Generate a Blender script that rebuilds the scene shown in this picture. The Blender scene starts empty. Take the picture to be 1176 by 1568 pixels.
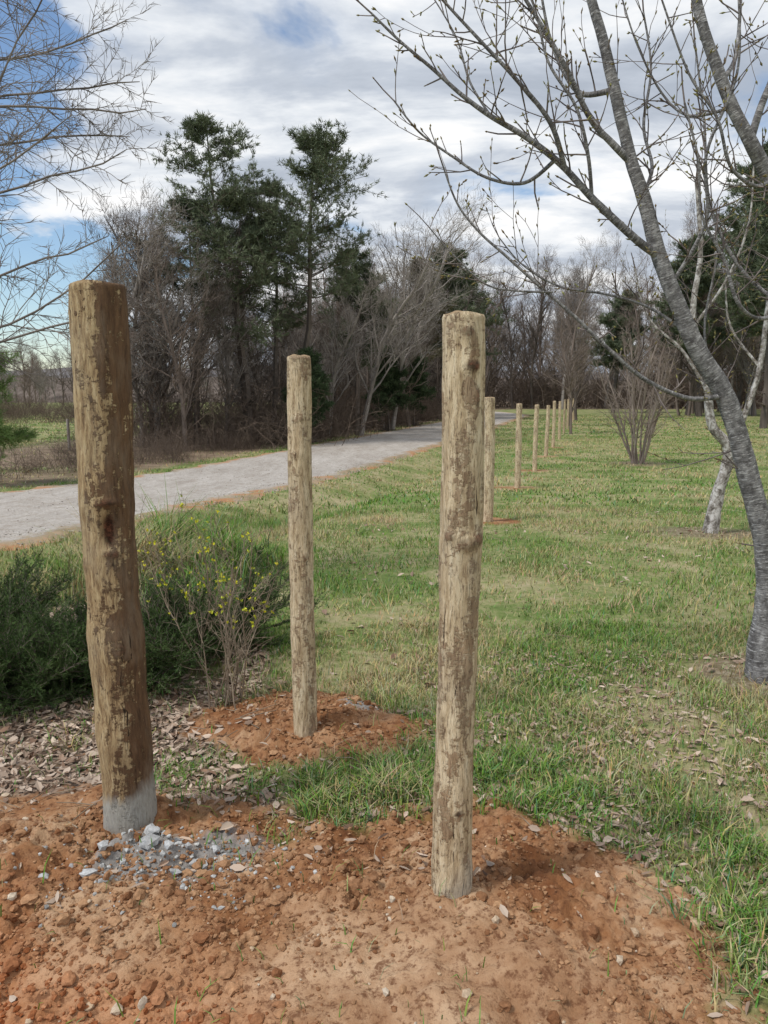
import bpy, math, random
import numpy as np
from mathutils import Vector
random.seed(7); rng=np.random.default_rng(7)
scene=bpy.context.scene
scene.view_settings.view_transform='Standard'
scene.view_settings.look='None'
scene.view_settings.exposure=0

# ------------------------------------------------------------ helpers
def link(o,parent=None):
    scene.collection.objects.link(o)
    if parent: o.parent=parent
    return o
def make_mesh(name,V,Fs,mats=(),smooth=True,attrs=None,matidx=None):
    V=np.asarray(V,dtype=np.float32).reshape(-1,3)
    me=bpy.data.meshes.new(name)
    me.vertices.add(len(V)); me.vertices.foreach_set('co',V.ravel())
    loops=np.concatenate([np.asarray(F,dtype=np.int32).ravel() for F in Fs])
    tot=np.concatenate([np.full(len(F),np.asarray(F).shape[1],dtype=np.int32) for F in Fs])
    st=np.concatenate([[0],np.cumsum(tot)[:-1]]).astype(np.int32)
    me.loops.add(len(loops)); me.loops.foreach_set('vertex_index',loops)
    me.polygons.add(len(tot)); me.polygons.foreach_set('loop_start',st)
    me.polygons.foreach_set('use_smooth',np.full(len(tot),smooth,dtype=bool))
    if matidx is not None: me.polygons.foreach_set('material_index',np.asarray(matidx,dtype=np.int32))
    for m in mats: me.materials.append(m)
    me.update(calc_edges=True)
    if attrs:
        for k,a in attrs.items():
            a=np.asarray(a,dtype=np.float32)
            if a.ndim==1:
                at=me.attributes.new(k,'FLOAT','POINT'); at.data.foreach_set('value',a)
            elif a.shape[1]==4:
                at=me.attributes.new(k,'FLOAT_COLOR','POINT'); at.data.foreach_set('color',a.ravel())
            else:
                at=me.attributes.new(k,'FLOAT_VECTOR','POINT'); at.data.foreach_set('vector',a.ravel())
    return me
def obj(name,me,parent=None,loc=(0,0,0)):
    o=bpy.data.objects.new(name,me); o.location=loc
    return link(o,parent)
def empty(name,loc=(0,0,0)):
    o=bpy.data.objects.new(name,None); o.location=loc; o.empty_display_size=.2
    return link(o)
def sm(a,b,t):
    t=np.clip((t-a)/(b-a),0,1); return t*t*(3-2*t)
def vn(x,y,s=0.):
    xi=np.floor(x); yi=np.floor(y); fx=x-xi; fy=y-yi
    fx=fx*fx*(3-2*fx); fy=fy*fy*(3-2*fy)
    def h(a,b):
        v=np.sin(a*127.1+b*311.7+s*74.7)*43758.5453
        return v-np.floor(v)
    return (h(xi,yi)*(1-fx)+h(xi+1,yi)*fx)*(1-fy)+(h(xi,yi+1)*(1-fx)+h(xi+1,yi+1)*fx)*fy
def fbm(x,y,s=0.,o=4):
    a=.5;t=0;n=0
    for i in range(o):
        t=t+a*vn(x,y,s+i*3.3); n+=a; a*=.5; x=x*2.03+5.1; y=y*2.03+1.7
    return t/n
def nrm(a): return a/np.maximum(np.linalg.norm(a,axis=-1,keepdims=True),1e-9)
def frustums(P0,P1,R0,R1,k=4):
    P0=np.asarray(P0,float);P1=np.asarray(P1,float);R0=np.asarray(R0,float);R1=np.asarray(R1,float)
    d=nrm(P1-P0); ref=np.zeros_like(d); ref[:,2]=1
    b=np.abs(d[:,2])>.9; ref[b]=(1,0,0)
    u=nrm(np.cross(d,ref)); v=np.cross(d,u)
    a=np.arange(k)*2*np.pi/k
    ring=np.cos(a)[None,:,None]*u[:,None,:]+np.sin(a)[None,:,None]*v[:,None,:]
    A=P0[:,None,:]+ring*R0[:,None,None]; B=P1[:,None,:]+ring*R1[:,None,None]
    V=np.stack([A,B],1).reshape(-1,3)
    n=len(P0); base=(np.arange(n)*2*k)[:,None]; i=np.arange(k)[None,:]; j=(i+1)%k
    F=np.stack([base+i,base+j,base+k+j,base+k+i],-1).reshape(-1,4)
    return V,F
def needles(C,D,n,L,W,spread,droop=0.,jit=.15):
    C=np.repeat(np.asarray(C,float),n,0); D=np.repeat(np.asarray(D,float),n,0); N=len(C)
    d=nrm(D+rng.normal(size=(N,3))*spread); d[:,2]-=droop; d=nrm(d)
    L=L*rng.uniform(.7,1.25,N)[:,None]
    p=nrm(np.cross(d,rng.normal(size=(N,3))))*W/2
    C=C+rng.normal(size=(N,3))*L*jit
    V=np.stack([C-p,C+p,C+d*L],1).reshape(-1,3)
    F=np.arange(N*3).reshape(-1,3)
    return V,F
def seg_arrays(S):
    a=np.array([[*s[0],*s[1],s[2],s[3]] for s in S]); return a[:,:3],a[:,3:6],a[:,6],a[:,7]

# ------------------------------------------------------------ material helpers
class NT:
    def __init__(s,tree): s.t=tree; s.n=tree.nodes; s.l=tree.links
    def new(s,t,**k):
        n=s.n.new(t)
        for a,b in k.items(): setattr(n,a,b)
        return n
    def put(s,sock,v):
        if isinstance(v,bpy.types.NodeSocket): s.l.new(v,sock)
        elif v is not None:
            if isinstance(v,(tuple,list)) and len(v)==3 and sock.type=='RGBA': v=(*v,1)
            sock.default_value=v
    def noise(s,vec,scale,detail=4,rough=.6,dist=0.):
        n=s.new('ShaderNodeTexNoise'); s.put(n.inputs['Vector'],vec); n.inputs['Scale'].default_value=scale
        n.inputs['Detail'].default_value=detail; n.inputs['Roughness'].default_value=rough; n.inputs['Distortion'].default_value=dist
        return n.outputs['Fac']
    def voro(s,vec,scale,feature='F1'):
        n=s.new('ShaderNodeTexVoronoi',feature=feature); s.put(n.inputs['Vector'],vec); n.inputs['Scale'].default_value=scale
        return n
    def mapping(s,vec,scale=(1,1,1),loc=(0,0,0)):
        n=s.new('ShaderNodeMapping'); s.put(n.inputs['Vector'],vec); n.inputs['Scale'].default_value=scale; n.inputs['Location'].default_value=loc
        return n.outputs[0]
    def ramp(s,fac,stops,interp='LINEAR'):
        n=s.new('ShaderNodeValToRGB'); s.put(n.inputs[0],fac); r=n.color_ramp; r.interpolation=interp
        while len(r.elements)>1: r.elements.remove(r.elements[-1])
        for i,(p,c) in enumerate(stops):
            e=r.elements[0] if i==0 else r.elements.new(p)
            e.position=p
            if not isinstance(c,(tuple,list)): c=(c,c,c)
            e.color=(*c,1)
        return n.outputs[0]
    def mix(s,f,a,b,mode='MIX'):
        n=s.new('ShaderNodeMix',data_type='RGBA',blend_type=mode); n.clamp_factor=True
        s.put(n.inputs[0],f); s.put(n.inputs[6],a); s.put(n.inputs[7],b); return n.outputs[2]
    def math(s,op,a,b=None,c=None):
        n=s.new('ShaderNodeMath',operation=op); s.put(n.inputs[0],a)
        if b is not None: s.put(n.inputs[1],b)
        if c is not None: s.put(n.inputs[2],c)
        return n.outputs[0]
def newmat(name,rough=.9,spec=.15):
    m=bpy.data.materials.new(name); m.use_nodes=True; t=NT(m.node_tree)
    b=m.node_tree.nodes['Principled BSDF']; b.inputs['Roughness'].default_value=rough
    b.inputs['Specular IOR Level'].default_value=spec
    return m,t,b
def bump(t,b,h,strength=.5,dist=.01):
    n=t.new('ShaderNodeBump'); n.inputs['Strength'].default_value=strength; n.inputs['Distance'].default_value=dist
    t.put(n.inputs['Height'],h); t.l.new(n.outputs[0],b.inputs['Normal'])
def objco(t): return t.new('ShaderNodeTexCoord').outputs['Object']
def attr(t,name): return t.new('ShaderNodeAttribute',attribute_name=name)
def diffuse_only(m,t,b):
    d=t.new('ShaderNodeBsdfDiffuse'); l=b.inputs['Base Color'].links
    if l: t.l.new(l[0].from_socket,d.inputs[0])
    t.l.new(d.outputs[0],m.node_tree.nodes['Material Output'].inputs[0]); return m
def barkmat(name,c1,c2,scale=3,zs=.3):
    m,t,b=newmat(name)
    co=t.mapping(objco(t),(1,1,zs))
    f=t.noise(co,scale,2,.7)
    col=t.ramp(f,[(.3,c1),(.7,c2)]); t.put(b.inputs['Base Color'],col)
    return diffuse_only(m,t,b)
def vcolmat(name):
    m,t,b=newmat(name)
    a=attr(t,'col'); t.put(b.inputs['Base Color'],a.outputs['Color'])
    return diffuse_only(m,t,b)

# ------------------------------------------------------------ terrain
def road_near(y): return -4.4+.29*(y-8.2)
ROWY=[10.1,15.4,19.9,24.6,28.6,33.5,38.5,43.5,48.5,53.5,58.5]
def rowx(y): return 2.86+(y-15.6)*.283+(.14 if y<11 else 0)
def mound(x,y,cx,cy,rx,ry,h): return h*np.exp(-((x-cx)/rx)**2-((y-cy)/ry)**2)
def soil_mask(x,y):
    n=(fbm(x*2.6,y*2.6,1.)-.5)*.9+(fbm(x*11,y*11,5.)-.5)*.7
    e=lambda cx,cy,rx,ry:1-np.sqrt(((x-cx)/rx)**2+((y-cy)/ry)**2)
    m=np.maximum.reduce([e(.17,1.78,.79,.87),e(-1.1,2.0,1.02,.76),e(-.4,1.1,1.55,1.1)])
    m2=e(-.40,3.33,.54,.38)
    m=np.maximum(m,m2)
    for ry_ in ROWY[:6]:
        m=np.maximum(m,(1-np.sqrt(((x-rowx(ry_)+.05)/.5)**2+((y-ry_)/.42)**2))*.8)
    return sm(-.09,.11,m+n*.45)
def bed_mask(x,y):
    n=(fbm(x*2.5,y*2.5,9.)-.5)*.9
    xb=-.62-.2*(y-3.7)
    a=sm(-.15,.2,xb-x+n*.7)*sm(2.45,2.7,y+n*.3)*(1-sm(6.0,6.5,y+n))*sm(-4.2,-3.8,x)
    a=a*(1-.6*sm(.55,.7,fbm(x*1.6,y*1.6,19.)))
    ring=1-np.sqrt(((x-4.05)/.8)**2+((y-9.0)/.6)**2)
    ring2=1-np.sqrt(((x-7.6)/.9)**2+((y-22)/.8)**2)
    ring3=1-np.sqrt(((x-2.2)/.45)**2+((y-4.05)/.4)**2)
    return np.maximum(a,sm(-.1,.3,np.maximum.reduce([ring,ring2,ring3])+n*.5)*.75)
def conc_mask(x,y):
    n=(fbm(x*7,y*7,12.)-.5)
    m=1-np.sqrt(((x+.70)/.33)**2+((y-2.23)/.17)**2)
    m2=(1-np.sqrt(((x+.12)/.12)**2+((y-3.5)/.08)**2))*.9-.1
    return sm(-.05,.4,np.maximum(m,m2)+n*1.6)*.9
def pack(x,y):  # trodden, paler clay on the crown of the front mound
    n=(fbm(x*4,y*4,66.,3)-.5)
    return sm(.25,.7,np.exp(-((x-.12)/.55)**2-((y-1.72)/.36)**2)+n*1.1)
def redness(x,y):
    return sm(.35,.75,.45+(-.6-x)*.4+(1.8-y)*.8+(fbm(x*3,y*3,68.,3)-.5)*.9)
def forest_mask(x,y):
    far=road_near(y)-4.4
    n=(fbm(x*.4,y*.4,3.)-.5)*3
    left=sm(.2,1.2,far-x+n*.4-.5)*sm(17,22,y+n)*(1-sm(10,14,far-x+n))
    strip=sm(.3,1.2,far-x+n*.3-.4)*(1-sm(3,5,far-x+n))*.9
    back=sm(92,97,y+n)*sm(-30,-10,x)
    return np.maximum.reduce([left,strip,back])
def swale(x,y): return np.exp(-((x-(road_near(y)+1.9))/.75)**2)*sm(3,6,y)*(1-sm(25,40,y))
def hz(x,y):
    x=np.asarray(x,float); y=np.asarray(y,float)
    z=-.5*sm(3.3,21,y)
    near=1-sm(8,16,np.abs(y)+np.abs(x)*.5)
    z=z+near*((fbm(x*1.3,y*1.3,2.)-.5)*.05+(fbm(x*7,y*7,4.)-.5)*.025)
    z=z+mound(x,y,.2,1.85,.55,.55,.10)+mound(x,y,-.95,2.2,.6,.45,.09)+mound(x,y,-.4,3.3,.36,.28,.08)
    s=soil_mask(x,y)
    nr=(np.abs(x)<4)&(y<5)
    rid=1-np.abs(fbm(x*12,y*12,31.,4)-.5)*2
    rough=(.4+.9*sm(.38,.6,fbm(x*2.2+4,y*2.2,88.,2)))*(1-.65*pack(x,y))
    z=z+np.where(nr,s*((fbm(x*5,y*5,21.,3)-.5)*.08+((rid-.8)*.055+(fbm(x*34,y*34,33.,2)-.5)*.028)*rough+.012),0)
    z=z-.27*swale(x,y)
    return z
def hzf(x,y): return float(hz(np.array([x]),np.array([y]))[0])
def ax(*seg):
    out=[]
    for a,b,s in seg: out.append(np.arange(a,b-1e-6,s))
    out.append([seg[-1][1]]); return np.concatenate(out)
X=ax((-400,-60,20),(-60,-12,2),(-12,-3,.25),(-3,-1.9,.05),(-1.9,1.4,.0125),(1.4,2.6,.04),(2.6,12,.25),(12,60,2),(60,400,20))
Y=ax((-20,0,2),(0,1.3,.1),(1.3,2.9,.0125),(2.9,4.2,.025),(4.2,12,.1),(12,30,.5),(30,100,2),(100,500,20))
gx,gy=np.meshgrid(X,Y); gx=gx.ravel(); gy=gy.ravel(); gz=hz(gx,gy)
V=np.stack([gx,gy,gz],1)
nx,ny=len(X),len(Y); ii=(np.arange(ny-1)[:,None]*nx+np.arange(nx-1)[None,:]).ravel()
F=np.stack([ii,ii+1,ii+nx+1,ii+nx],1)
mask=np.stack([soil_mask(gx,gy),bed_mask(gx,gy),conc_mask(gx,gy),forest_mask(gx,gy)],1)

m,t,b=newmat('ground_mat',.95,.1)
co=objco(t); a=attr(t,'mask'); sp=t.new('ShaderNodeSeparateColor'); t.l.new(a.outputs['Color'],sp.inputs[0])
g1=t.noise(co,.9,4,.65); g2=t.noise(co,14,4,.75)
gm=t.math('ADD',t.math('MULTIPLY',g1,.6),t.math('MULTIPLY',g2,.4))
grass=t.ramp(gm,[(.34,(.09,.135,.035)),(.46,(.15,.195,.06)),(.53,(.26,.25,.115)),(.62,(.38,.32,.19))])
s1=t.noise(co,3.6,6,.7,.4); s2=t.noise(co,34,5,.75); s3=t.noise(co,1.3,2,.5)
soil=t.ramp(t.math('ADD',t.math('MULTIPLY',s1,.7),t.math('MULTIPLY',s3,.3)),[(.36,(.18,.072,.03)),(.45,(.27,.125,.055)),(.52,(.36,.195,.10)),(.60,(.46,.30,.18))])
soil=t.mix(t.math('MULTIPLY',attr(t,'pack').outputs['Fac'],.6),soil,t.ramp(s1,[(.38,(.36,.21,.115)),(.6,(.53,.36,.225))]))
soil=t.mix(t.math('MULTIPLY',attr(t,'red').outputs['Fac'],.4),soil,t.ramp(s1,[(.38,(.33,.11,.04)),(.6,(.49,.20,.085))]))
soil=t.mix(t.ramp(s2,[(.38,.85),(.5,0.)]),soil,(.145,.062,.03))
l1=t.voro(co,38); l2=t.noise(co,20,4,.7)
litter=t.ramp(l1.outputs['Color'],[(.1,(.13,.095,.07)),(.5,(.26,.195,.145)),(.9,(.42,.34,.27))])
litter=t.mix(t.ramp(l2,[(.4,1.),(.6,0.)]),litter,(.14,.09,.06))
conc=t.ramp(s2,[(.3,(.17,.165,.155)),(.7,(.34,.335,.32))])
flo=t.ramp(g1,[(.3,(.12,.085,.055)),(.7,(.28,.21,.145))])
c=t.mix(sp.outputs[1],grass,litter); c=t.mix(a.outputs['Alpha'],c,flo); c=t.mix(sp.outputs[0],c,soil); c=t.mix(sp.outputs[2],c,conc)
t.put(b.inputs['Base Color'],c)
bump(t,b,s2,.8,.014)
obj('ground',make_mesh('ground',V,[F],[m],True,{'mask':mask,'pack':pack(gx,gy),'red':redness(gx,gy)}))

# ------------------------------------------------------------ road
ys=np.concatenate([np.arange(-15,70,.2),np.arange(70,130,2)])
offs=np.array([.55,.3,0,-.25,-1.2,-2.2,-3.2,-4.1,-4.35,-4.6,-4.85]); edge=np.array([1,.95,.55,.1,0,0,0,.1,.5,.95,1])
ww=np.stack([fbm(ys*1.3,np.full_like(ys,k*3.),5.,3)-.5 for k in range(len(offs))],1)*np.where(edge>.9,1.1,np.where(edge>.4,.5,.05))[None,:]
ww[:,0]=np.abs(ww[:,0]); ww[:,1]=np.clip(ww[:,1],-.18,.2); ww[:,2]=np.clip(ww[:,2],-.2,.1)
cx=road_near(ys)-np.maximum(0,ys-66)**1.6*.06
RX=cx[:,None]+offs[None,:]+ww; RY=np.repeat(ys[:,None],len(offs),1)
zb_=-.5*sm(3.3,21,RY)+.05-np.abs(offs+2.1)[None,:]*.008+(vn(RX*3,RY*3,9.)-.5)*.012
RZ=np.where(edge[None,:]>.9,hz(RX.ravel(),RY.ravel()).reshape(RX.shape)+np.where(edge==1,-.03,.035)[None,:],zb_)
rv=np.stack([RX,RY,RZ],-1).reshape(-1,3); re=np.tile(edge,len(ys))
nc=len(offs); ii=(np.arange(len(ys)-1)[:,None]*nc+np.arange(nc-1)[None,:]).ravel()
RF=np.stack([ii,ii+nc,ii+nc+1,ii+1],1)
m,t,b=newmat('gravel_road_mat',.95,.1)
co=objco(t); e=attr(t,'edge').outputs['Fac']
n1=t.noise(t.mapping(co,(1,.3,1),(3,0,0)),1.6,6,.75); n2=t.voro(co,55).outputs['Color']; n3=t.noise(co,7,6,.85); n4=t.noise(co,1.1,4,.7)
gr=t.ramp(n1,[(.36,(.33,.285,.24)),(.5,(.44,.395,.345)),(.64,(.56,.515,.465))])
gr=t.mix(.35,gr,t.ramp(n2,[(.0,(.18,.16,.14)),(.5,(.44,.405,.365)),(1.,(.7,.67,.62))]))
gr=t.mix(t.ramp(n3,[(.40,.6),(.5,0.)]),gr,(.27,.215,.165))
so=t.ramp(n4,[(.40,(.27,.21,.13)),(.5,(.38,.28,.18)),(.6,(.42,.22,.11))])
ee=t.math('ADD',e,t.math('MULTIPLY',t.math('SUBTRACT',t.noise(co,2.2,5,.75),.5),1.9))
c=t.mix(t.ramp(ee,[(.4,0.),(.9,1.)]),gr,so); t.put(b.inputs['Base Color'],c); bump(t,b,t.math('ADD',n3,n2),.7,.02)
obj('gravel_road',make_mesh('gravel_road',rv,[RF],[m],True,{'edge':re}))

# ------------------------------------------------------------ distant hills
def hill(name,y0,depth,x0,x1,h,seed,c1,c2):
    xs=np.linspace(x0,x1,260); vv=[]
    for j,(dy,k) in enumerate([(0,0),(.2*depth,.55),(.5*depth,.9),(depth,1.)]):
        z=-1+k*(h*(.55+.6*fbm(xs*.012,xs*0,seed,3))+ (h*.12)*fbm(xs*.3,xs*0+j,seed+2,3))
        vv.append(np.stack([xs,np.full_like(xs,y0+dy)+12*np.sin(xs*.02),z],1))
    vv=np.concatenate(vv); n=260; ii=(np.arange(3)[:,None]*n+np.arange(n-1)[None,:]).ravel()
    m,t,b=newmat(name+'_mat'); co=objco(t)
    f=t.noise(t.mapping(co,(1,.4,.12)),.8,6,.75)
    t.put(b.inputs['Base Color'],t.ramp(f,[(.35,c1),(.65,c2)]))
    obj(name,make_mesh(name,vv,[np.stack([ii,ii+1,ii+n+1,ii+n],1)],[diffuse_only(m,t,b)]))
hill('wooded_hill',168,60,-300,330,9,3.,(.10,.08,.068),(.20,.165,.14))
hill('wooded_hill',300,80,-450,500,15,8.,(.17,.16,.165),(.25,.235,.235))

# ------------------------------------------------------------ tree generators
def grow(S,p,d,L,r,lvl,cfg,tips=None):
    n=cfg['n'][lvl]; st=L/n; wd=cfg['w'][lvl]; up=cfg['up'][lvl]; mx=len(cfg['n'])-1
    kids=[]
    for i in range(n):
        d=(d+Vector((random.gauss(0,wd),random.gauss(0,wd),random.gauss(0,wd)+up))).normalized()
        q=p+d*st; r1=r*(1-.8/n) if i<n-1 else r*.5
        S.append((p,q,r,r1)); f=(i+1)/n
        if tips is not None and lvl==mx: tips.append((q,d))
        if lvl<mx and f>=cfg['s'][lvl]:
            k=cfg['k'][lvl]; kk=int(k)+(1 if random.random()<k-int(k) else 0)
            for _ in range(kk): kids.append((p.lerp(q,random.random()),d.copy(),r1,f))
        p=q;r=r1
    for kp,kd,kr,f in kids:
        a=Vector((random.gauss(0,1),random.gauss(0,1),random.gauss(0,1))); a=(a-kd*a.dot(kd)).normalized()
        ang=math.radians(random.uniform(*cfg['a'][lvl])); nd=(kd*math.cos(ang)+a*math.sin(ang)).normalized()
        fl=cfg['f'](f) if lvl==0 and 'f' in cfg else (1-.5*f)
        grow(S,kp,nd,L*cfg['l'][lvl]*random.uniform(.7,1.25)*fl,max(kr*cfg['r'][lvl],cfg['rm']),lvl+1,cfg,tips)
BARE=dict(n=[10,5,3],w=[.07,.16,.2],up=[.05,.1,.06],s=[.28,.25],k=[3.6,2.0],a=[(22,55),(25,60)],l=[.42,.45],r=[.5,.55],rm=.007)
def bare_proto(name,h,mat,seed,cfg=BARE,r=.016,k=3):
    random.seed(seed); S=[];T=[]
    grow(S,Vector((0,0,-.3)),Vector((random.gauss(0,.06),random.gauss(0,.06),1)).normalized(),h,h*r,0,cfg,T)
    V,F=frustums(*seg_arrays(S),k=k)
    P=np.array([t_[0] for t_ in T]); D=nrm(np.array([t_[1] for t_ in T])+np.array([0,0,.35]))
    V2,F2=needles(P,D,5,.42,.016,.45,jit=.25)
    return make_mesh(name,np.concatenate([V,V2]),[F,F2+len(V)],[mat])
bark_d=barkmat('bark_dark',(.085,.07,.06),(.19,.155,.13))
bark_g=barkmat('bark_grey',(.20,.175,.155),(.38,.34,.305))
bark_b=barkmat('bark_brown',(.14,.11,.09),(.27,.215,.18))
protos=[bare_proto('bare_tree_mesh',10,[bark_d,bark_g,bark_b][i%3],50+i) for i in range(6)]
def inst(parent,me,x,y,h,rz=None,base=10.,wide=1.):
    o=bpy.data.objects.new('tree',me); s=h/base; o.scale=(s*wide,s*wide,s); o.location=(x,y,hzf(x,y)-.05); o.rotation_euler=(0,0,random.uniform(0,6.28) if rz is None else rz)
    return link(o,parent)
random.seed(11)
fo=empty('distant_bare_forest')
for i in range(130):
    y=random.uniform(94,140); x=random.uniform(-.1*y,.8*y); inst(fo,random.choice(protos),x,y,random.uniform(13,19),wide=.9)
for i in range(110):
    y=random.uniform(105,160); x=random.uniform(-.8*y,0); inst(fo,random.choice(protos),x,y,random.uniform(7,10.5))
for i in range(50):
    y=random.uniform(66,94); x=random.uniform(.40*y,.75*y); inst(fo,random.choice(protos),x,y,random.uniform(11,17),wide=.85)
rw=empty('roadside_bare_woods')
for i in range(80):
    y=random.uniform(28,72); x=road_near(y)-4.5-random.uniform(1.5,9); inst(rw,random.choice(protos),x,y,random.uniform(5,9)*(1 if y<45 else 1.15))
for (x,y,h) in [(-7.2,27,7.0),(-9,29,6.5),(-1.2,36,10.0),(.4,42,11),(1.6,46,10.5),(-9.8,26,5.5)]: inst(rw,random.choice(protos),x,y,h)
for (x,y,h) in [(9.6,38,6.0),(11.6,47,7.5),(14.5,56,8.5),(21,62,10),(27,68,11)]:
    o=bpy.data.objects.new('bare_tree',random.choice(protos)); o.scale=(h/10,)*3; o.location=(x,y,hzf(x,y)); o.rotation_euler=(0,0,random.random()*6); link(o)

# brush / brambles
BR=dict(n=[6,3,2],w=[.22,.25,.3],up=[-.03,.02,0],s=[.2,.3],k=[1.3,1.],a=[(20,70),(20,70)],l=[.4,.5],r=[.6,.6],rm=.005)
brush_m=barkmat('brush_mat',(.085,.065,.05),(.21,.16,.125))
def brush_proto(seed,n=45,hh=(1.2,2.8)):
    random.seed(seed); S=[]
    for i in range(n):
        p=Vector((random.gauss(0,.8),random.gauss(0,.8),-.1)); d=Vector((random.gauss(0,.35),random.gauss(0,.35),1)).normalized()
        grow(S,p,d,random.uniform(*hh),.012,0,BR)
    V,F=frustums(*seg_arrays(S),k=3); return make_mesh('brush_mesh',V,[F],[brush_m])
bps=[brush_proto(90+i) for i in range(3)]
random.seed(5); br=empty('roadside_brush')
for i in range(95):
    y=random.uniform(28,70); x=road_near(y)-4.5-random.uniform(1.2,6.5); inst(br,random.choice(bps),x,y,random.uniform(.8,1.4),base=1.)
for i in range(24):
    y=random.uniform(17,28); x=road_near(y)-4.5-random.uniform(1.6,4.5); inst(br,random.choice(bps),x,y,random.uniform(.3,.55),base=1.)
us=empty('woodland_understory')
for i in range(90):
    y=random.uniform(97,118); x=random.uniform(-8,86); inst(us,random.choice(bps),x,y,random.uniform(2.2,4.2),base=1.)
for i in range(34):
    y=random.uniform(50,78); x=-random.uniform(.34,.6)*y; inst(us,random.choice(bps),x,y,random.uniform(.5,1.2),base=1.)
# wire field fence on the far side of the meadow
fv=[];P0=[];P1=[];R=[]
fx=[(-11.5+(-.55)*k*1.0,27+k*2.4) for k in range(14)]
for (x,y) in fx:
    z=hzf(x,y); P0.append((x,y,z-.1));P1.append((x,y,z+1.15));R.append(.05)
for (a_,b_) in zip(fx[:-1],fx[1:]):
    for hgt in (.3,.65,1.0): P0.append((*a_,hzf(*a_)+hgt));P1.append((*b_,hzf(*b_)+hgt));R.append(.008)
V,F=frustums(P0,P1,R,R,6); obj('field_fence',make_mesh('field_fence',V,[F],[bark_g]))

# ------------------------------------------------------------ pines
def needle_mat(name,c1,c2):
    m,t,b=newmat(name,.8,.2); co=objco(t)
    f=t.noise(co,1.3,3,.7); t.put(b.inputs['Base Color'],t.ramp(f,[(.35,c1),(.65,c2)])); return diffuse_only(m,t,b)
pine_n=needle_mat('pine_needles',(.085,.105,.062),(.175,.20,.12))
cedar_n=needle_mat('cedar_foliage',(.045,.07,.035),(.09,.12,.06))
pine_r=needle_mat('pine_needles_brown',(.15,.125,.075),(.2,.19,.11))
def pine(name,loc,h,r,seed,lean=(0,0),crown=.35,mat=pine_n,nl=46,lw=.03,ll=.2,width=.28,stems=1,tn=9,dens=1.,bark=bark_d,parent=None,seglen=1.,rnd=.55,up=.06,z0=None):
    random.seed(seed); S=[];T=[]
    for s in range(stems):
        p=Vector((random.gauss(0,.3)*(s>0),random.gauss(0,.3)*(s>0),-.3)); d=Vector((lean[0]+(random.gauss(0,.14) if s else 0),lean[1]+(random.gauss(0,.14) if s else 0),1)).normalized()
        hh=h*(1 if s==0 else random.uniform(.75,.95)); n=14; pts=[(p,r*(1 if s==0 else .7))]
        for i in range(n):
            d=(d+Vector((random.gauss(0,.04),random.gauss(0,.04),up))).normalized(); q=p+d*hh/n
            r0=pts[-1][1]; r1=r*(1-(i+1)/n*.88)*(1 if s==0 else .7); S.append((p,q,r0,r1)); pts.append((q,r1)); p=q
        for j in range(nl):
            f=random.random()**.85
            live=f>.2
            f=crown*.8+(1-crown*.8)*f if live else random.uniform(crown*.3,crown)
            k=min(int(f*n),n-1); pp=pts[k][0].lerp(pts[k+1][0],f*n-k)
            az=random.uniform(0,6.283); u=max(0,(f-crown*.8)/(1-crown*.8))
            el=random.uniform(-.05,.4)+.5*u*u
            dd=Vector((math.cos(az),math.sin(az),el)).normalized()
            env=(.55+.45*min(1,u/.35))*max(.04,1-u**2.2)**rnd
            L=h*width*env*random.uniform(.45,1.15)
            if not live: L*=.6
            nn=6; q=pp; rr=max(.012,pts[k][1]*.35)
            for i in range(nn):
                dd=(dd+Vector((random.gauss(0,.13),random.gauss(0,.13),random.gauss(.03,.09)))).normalized()
                q2=q+dd*L/nn; S.append((q,q2,rr,rr*.75)); rr*=.75
                if i>=1:
                    for _ in range(int(3*dens+random.random())):
                        a=Vector((random.gauss(0,1),random.gauss(0,1),random.gauss(.1,.4))).normalized()
                        d2=(dd*.7+a).normalized(); l2=max(.35,L*.32)*random.uniform(.5,1.2)*seglen
                        q3=q2+d2*l2; S.append((q2,q3,max(.008,rr*.6),.006))
                        if live:
                            for w in range(5):
                                T.append((q2.lerp(q3,.25+.19*w)+Vector((random.gauss(0,.07),random.gauss(0,.07),random.gauss(0,.04))),d2))
                if live and i>=nn-2: T.append((q2,dd))
                q=q2
    V1,F1=frustums(*seg_arrays(S),k=4)
    C=np.array([t_[0] for t_ in T]); D=np.array([t_[1] for t_ in T]); D[:,2]+=.3
    V2,F2=needles(C,D,tn,ll,lw,.75)
    me=make_mesh(name,np.concatenate([V1,V2]),[F1,F2+len(V1)],[bark,mat],False,matidx=np.concatenate([np.zeros(len(F1)),np.ones(len(F2))]))
    return obj(name,me,parent,(loc[0],loc[1],hzf(*loc)))
pine('pine_tree',(-5.6,30.5),12.4,.17,201,(.0,0),.38,stems=2,nl=56,width=.27,ll=.18,tn=7)
pine('pine_tree',(-4.0,31.5),12.0,.17,203,(.2,0),.48,stems=1,nl=66,width=.27,ll=.18,tn=7,up=.015)
pine('pine_tree',(-7.6,30.5),9.8,.12,207,(-.05,0),.4,stems=1,nl=50,width=.28,ll=.18,tn=7)
pine('pine_tree',(-5.0,33),11.0,.14,208,(.02,0),.4,stems=1,nl=46,width=.24,ll=.18,tn=7)
pine('pine_tree',(-1.4,37),9.0,.12,209,(.05,0),.35,nl=46,width=.24)
pine('pine_tree',(4.4,59),13.2,.2,211,(0,0),.25,nl=80,width=.25,lw=.05,ll=.28)
pine('pine_tree',(6.9,66),12.6,.2,213,(0,0),.25,nl=80,width=.3,lw=.05,ll=.28)
pine('pine_tree',(2.6,56),11.5,.2,214,(0,0),.3,nl=44,width=.2,lw=.05,ll=.28,mat=pine_r)
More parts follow.
